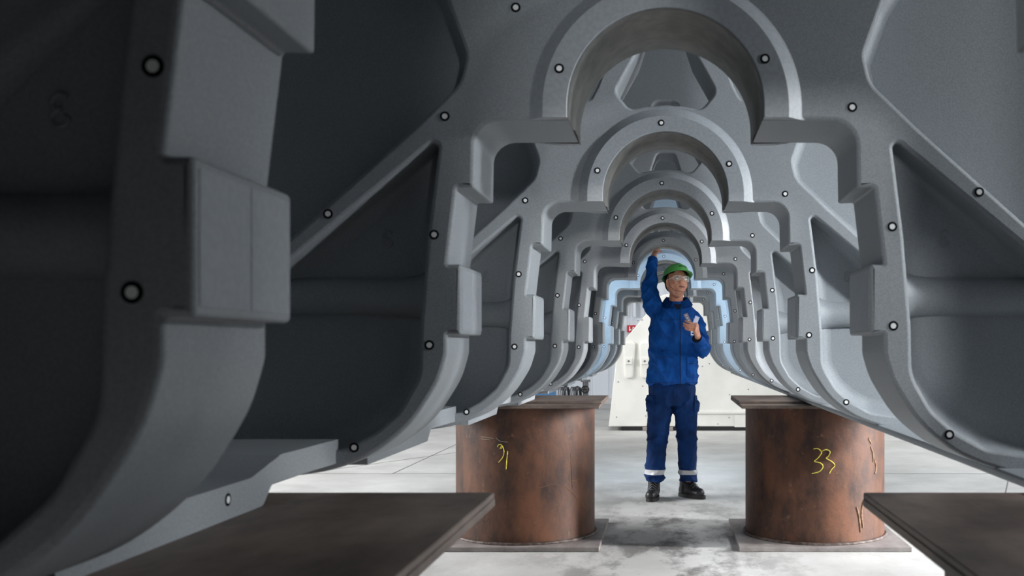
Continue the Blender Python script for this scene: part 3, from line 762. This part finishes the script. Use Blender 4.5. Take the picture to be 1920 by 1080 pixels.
# jacket
k_ = 1/237.0
def cxz(px, py): return ((px-1248)*k_, 8.03, H-(py-652)*k_)
bm = bmesh.new()
loft(bm, [(cxz(1270, 566), .072, .075), (cxz(1269, 574), .115, .095), (cxz(1266, 586), .165, .115), (cxz(1264, 600), .19, .13), (cxz(1263, 630), .198, .142), (cxz(1262, 670), .197, .14), (cxz(1261, 700), .203, .145), (cxz(1261, 712), .207, .148), (cxz(1261, 720), .209, .150)])
chain(bm, [(Wp(1240, 592, 8.04), .085), (Wp(1226, 576, 8.05), .080), (Wp(1217, 543, 8.07), .070), (Wp(1221, 515, 8.12), .055), (Wp(1223, 493, 8.185), .040)])
chain(bm, [(Wp(1289, 594, 8.04), .085), (Wp(1302, 604, 8.03), .078), (Wp(1312, 632, 8.02), .072), (LELB+Vector((-.004, 0, 0)), .066), ((LELB*.35+LWR*.65)+Vector((.008, 0, -.02)), .052), (LWR+Vector((.006, .03, -.028)), .043)])
jk = fuse(bm, .0075, 4, 'jacket')
def rdg(t): return (1-abs(math.sin(t)))**1.6*2-.7
def jf(p):
    a = NZ(Vector((p.x*15, p.y*15, p.z*6)))*.012+NZ(Vector((p.x*34+3, p.y*30, p.z*22)))*.005
    t_ = (p.x+.10)*.75+(p.z-1.45)*.55; a += .010*rdg(t_*34+NZ(p*7)*1.6)*math.exp(-((p.x+.05)/.12)**2)*(1 if p.z < 1.52 else .4)
    a += .009*rdg(p.z*34+p.x*18+NZ(p*8)*1.6)*math.exp(-((p.x-.30)/.07)**2)
    a += .008*rdg(p.z*30-p.x*26+NZ(p*7)*1.2)*math.exp(-((p.x+.13)/.07)**2)*max(0, min(1, (p.z-1.45)/.1))
    if p.z < 1.04: a += .009*rdg(p.x*18+p.z*10+NZ(p*6)*1.6)*(1.04-p.z)/.14
    a += .005*rdg(p.z*38+p.x*5+NZ(p*6)*2)*math.exp(-((p.z-1.12)/.10)**2)
    return a
wrinkle(jk, jf)
jo = link('jacket', jk, M['cloth'], person, 70); pin(jo)
zz = lambda py: H-(py-652)*k_
xx = lambda px: (px-1248)*k_
patch('placket', jk, [((xx(1272), 0, 0), (-1, 0, 0)), ((xx(1283), 0, 0), (1, 0, 0)), ((0, 0, zz(722)), (0, 0, -1)), ((0, 0, zz(583)), (0, 0, 1)), ((0, 8.0, 0), (0, 1, 0))], .002, .003, M['cloth'], jo)
patch('front_opening', jk, [((xx(1274.2), 0, 0), (-1, 0, 0)), ((xx(1275.6), 0, 0), (1, 0, 0)), ((0, 0, zz(722)), (0, 0, -1)), ((0, 0, zz(576)), (0, 0, 1)), ((0, 8.0, 0), (0, 1, 0))], .0035, .003, M['navy'], jo)
for (x0, x1, z0, z1) in ((1231, 1262, 696, 660), (1288, 1306, 706, 672)):
    q = patch('pocket', jk, planes_box(xx(x0), xx(x1), zz(z0), zz(z1), 8.0), .005, .006, M['cloth'], jo)
    patch('pocket_flap', jk, planes_box(xx(x0-1), xx(x1+1), zz(z1+9), zz(z1-2), 8.0), .011, .006, M['cloth'], q)
    patch('pocket_seam', jk, planes_box(xx(x0-1), xx(x1+1), zz(z1+10), zz(z1+9), 8.0), .009, .004, M['seam'], q)
patch('hem_seam', jk, planes_box(xx(1205), xx(1316), zz(717.5), zz(716.3)), .0018, .002, M['seam'], jo)
patch('yoke_seam', jk, [((xx(1236), 0, 0), (-1, 0, 0)), ((xx(1300), 0, 0), (1, 0, 0)), ((0, 0, zz(601)), (0, 0, -1)), ((0, 0, zz(600)), (0, 0, 1)), ((0, 8.0, 0), (0, 1, 0))], .0018, .002, M['seam'], jo)
# collar: two pointed leaves around the neck, dark inside
def collar(r0, r1, zb, zt, m, nm, th, gap, lean=0.012):
    bm = bmesh.new(); N = 40; c = Vector((xx(1269), 8.035, 0)); rows = []
    for j in range(5):
        t = j/4; row = []
        for k in range(N+1):
            a = -math.pi/2+gap+(2*math.pi-2*gap)*k/N; r = r0+(r1-r0)*t; fr = max(0, -math.sin(a))
            row.append(bm.verts.new((c.x+r*math.cos(a)*1.05, c.y+r*math.sin(a)*(1+.25*fr*(1-t)), zb+(zt-zb)*t-.030*fr+.012*(1-fr))))
        rows.append(row)
    for j in range(4):
        for k in range(N): bm.faces.new((rows[j][k], rows[j][k+1], rows[j+1][k+1], rows[j+1][k]))
    bmesh.ops.solidify(bm, geom=bm.faces[:], thickness=th); return bobj(nm, bm, m, jo, 60)
collar(.092, .080, zz(573), zz(559), M['cloth'], 'collar', .006, .30)
collar(.122, .084, zz(573), zz(560), M['cloth'], 'collar_leaf', .005, .42)
collar(.078, .068, zz(575), zz(562), M['navy'], 'inner_collar', .005, .12)
bm = bmesh.new(); v1, v2, v3 = [Vector((xx(a), 0, zz(b))) for a, b in ((1262, 571), (1278, 571), (1271, 584))]
ys = 7.893
vs = [bm.verts.new((v.x, y, v.z)) for y in (ys+.03, ys+.04) for v in (v1, v2, v3)]
bm.faces.new(vs[:3]); bm.faces.new(vs[3:][::-1]); 
for a in range(3): bm.faces.new((vs[a], vs[(a+1) % 3], vs[3+(a+1) % 3], vs[3+a]))
bobj('inner_shirt', bm, M['navy'], jo)
# cuffs with snaps
for W_, E_, nm, rr in ((Wp(1223, 493, 8.185), Wp(1221, 515, 8.12), 'cuff', .043), (LWR+Vector((.006, .03, -.028)), (LELB*.35+LWR*.65)+Vector((.008, 0, -.02)), 'cuff', .046)):
    d = (E_-W_).normalized(); bm = bmesh.new(); cyl(bm, W_-d*.045, W_+d*.03, rr-.004, rr+.004, 28, True); 
    bmesh.ops.bevel(bm, geom=bm.edges[:], offset=.004, segments=1, affect='EDGES')
    cf = bobj(nm, bm, M['cloth'], jo, 40)
    bm = bmesh.new(); cyl(bm, W_-d*.047, W_-d*.04, rr-.007, seg=24); bobj('cuff_lining', bm, M['navy'], cf)
    if nm == 'cuff' and W_.z > 1.7:
        for a in (-.014, .010):
            bm = bmesh.new(); bmesh.ops.create_uvsphere(bm, u_segments=10, v_segments=6, radius=.004, matrix=Matrix.Translation(W_+d*.012+Vector((a, -.043, -a*.3)))); bobj('snap', bm, M['iron'], cf)
lg = patch('chest_badge', jk, planes_box(xx(1294.5), xx(1299.5), zz(629), zz(621.5), 8.0), .003, .001, M['white_dot'], jo)
patch('badge_mark', jk, planes_box(xx(1296.2), xx(1299.6), zz(627), zz(623.8), 8.0), .0045, .001, M['cloth'], lg)
# trousers
bm = bmesh.new()
loft(bm, [(cxz(1260, 700), .17, .12), (cxz(1260, 735), .188, .128), (cxz(1260, 752), .190, .125), (cxz(1260, 762), .185, .115)])
for leg in ([(1238, 755, 8.03, .108), (1235, 790, 8.02, .092), (1232, 832, 8.0, .080), (1229, 870, 8.01, .080), (1228.5, 902, 8.02, .078)], [(1284, 755, 8.03, .104), (1287, 790, 8.03, .088), (1288, 832, 8.02, .080), (1289, 870, 8.05, .076), (1290, 902, 8.07, .074)]):
    for (a, b) in zip(leg[:-1], leg[1:]):
        t = bmesh.new(); secs = []
        for q in range(7):
            f = q/6; px, py, Y, r = [a[i]+(b[i]-a[i])*f for i in range(4)]
            w = Wp(px, py, Y); secs.append(((w.x, w.y, w.z), r*1.0, r*1.12))
        loft(bm, secs, 28, 2.1)
tr = fuse(bm, .0075, 5, 'trousers')
def tf(p):
    a = NZ(Vector((p.x*14, p.y*14, p.z*7)))*.011+NZ(Vector((p.x*30, p.y*30, p.z*26)))*.005
    sg_ = 1 if p.x > .06 else -1
    a += .008*rdg(p.z*36+sg_*p.x*16+NZ(p*6)*2)*(.6*math.exp(-((p.z-.48)/.10)**2)+1.0*math.exp(-((p.z-.17)/.10)**2))
    a += .009*rdg(p.x*22*sg_-p.z*20+NZ(p*5)*1.5)*math.exp(-((p.z-.76)/.10)**2)
    return a
wrinkle(tr, tf)
to = link('trousers', tr, M['cloth_dark'], person, 70); pin(to)
for (x0, x1, z0, z1) in ((1205, 1260, 889, 880), (1262, 1312, 890.5, 882)):
    patch('reflective_band', tr, planes_box(xx(x0), xx(x1), zz(z0), zz(z1)), .0025, .002, M['reflect'], to)
patch('cargo_pocket', tr, planes_box(xx(1190), xx(1226), zz(772), zz(742)), .012, .010, M['cloth_dark'], to)
patch('cargo_pocket', tr, planes_box(xx(1301), xx(1330), zz(772), zz(742)), .010, .010, M['cloth_dark'], to)
patch('fly_seam', tr, [((xx(1270.5), 0, 0), (-1, 0, 0)), ((xx(1271.7), 0, 0), (1, 0, 0)), ((0, 0, zz(760)), (0, 0, -1)), ((0, 0, zz(722)), (0, 0, 1)), ((0, 8.0, 0), (0, 1, 0))], .002, .002, M['seam'], to)
# boots
def boot(cx, cy, ang, L=.29):
    bm = bmesh.new(); f = Vector((math.sin(ang), -math.cos(ang), 0)); s_ = Vector((f.y, -f.x, 0)); o_ = Vector((cx, cy, 0))
    P_ = lambda a, b, z: o_+f*a+s_*b+Vector((0, 0, z))
    capsule(bm, P_(0, 0, .17), .052, P_(-.01, 0, .06), .050)
    capsule(bm, P_(0, 0, .12), .050, P_(.07, 0, .075), .044)
    capsule(bm, P_(-.03, 0, .055), .042, P_(.10, 0, .050), .042)
    capsule(bm, P_(.10, 0, .052), .044, P_(.155, .004, .046), .041)
    capsule(bm, P_(.10, .015, .045), .038, P_(.15, .015, .042), .036)
    me = fuse(bm, .006, 3, 'boot')
    for v in me.vertices: v.co.z = max(v.co.z, .018)
    b = link('boot', me, M['boot'], person, 60); pin(b)
    bm = bmesh.new(); n = 40; outl = []
    for k in range(n):
        a = 2*math.pi*k/n; x = math.cos(a)*.142+.062; w_ = .050*(1+.12*math.cos(a)) if True else 0
        outl.append(P_(x, math.sin(a)*w_*(abs(math.sin(a))**-.15 if abs(math.sin(a)) > .05 else 1), 0))
    t0 = [bm.verts.new(p) for p in outl]; t1_ = [bm.verts.new(p+Vector((0, 0, .028))) for p in outl]
    for k in range(n): bm.faces.new((t0[k], t0[(k+1) % n], t1_[(k+1) % n], t1_[k]))
    bm.faces.new(t0[::-1]); bm.faces.new(t1_); bobj('sole', bm, M['sole'], b, 40)
    bm = bmesh.new()
    for k in range(5):
        a = .035+k*.018; z = .150-k*.017+.012
        tube(bm, catmull([P_(a+.012, -.030, z-.028), P_(a+.028, 0, z), P_(a+.012, .030, z-.028)], 4), .0028, 5)
    bobj('laces', bm, M['iron'], b, 60)
boot(xx(1226), 8.04, -.12)
boot(xx(1287), 8.13, .78)
# comparison plates held in the left hand
def held(name, px0, py0, px1, py1, Y, w_, m, label, cat):
    a = Wp(px0, py0, Y); b = Wp(px1, py1, Y); d = (b-a); L = d.length
    o = empty(name, a); o.rotation_euler = (0, math.atan2(d.x, d.z), 0); tag(o, label, cat, 'plates in the worker\'s hand')
    bm = bmesh.new(); box(bm, -w_/2, w_/2, -.0015, .0015, 0, L, .001, 1)
    bobj('plate', bm, m, o); return o, L
M['darkplate'] = mat('dark_plate', srgb(66, 62, 78), .35, .4)
M['paleplate'] = mat('pale_plate', srgb(125, 138, 175), .3, .3)
o, L = held('comparison_plate', 1297, 612, 1285, 588, 7.725, .034, M['darkplate'], 'dark purple-grey comparison plate with round samples held in the left hand', 'gauge plate')
for k in range(4):
    bm = bmesh.new(); cyl(bm, (0, -.0030, L*(.28+.19*k)), (0, -.0012, L*(.28+.19*k)), .0065, seg=16); bobj('sample_disc', bm, mat('pale_sample', srgb(150, 146, 160), .4, .3) if k == 0 else bpy.data.materials['pale_sample'], o)
o, L = held('comparison_plate', 1301, 612, 1308, 593, 7.722, .036, M['paleplate'], 'pale bluish comparison plate held beside the dark one', 'gauge plate')
bm = bmesh.new(); box(bm, -.011, .011, -.003, -.001, L*.45, L*.9, .0008, 1); bobj('sample_panel', bm, mat('pale_window', srgb(205, 212, 228), .3), o)
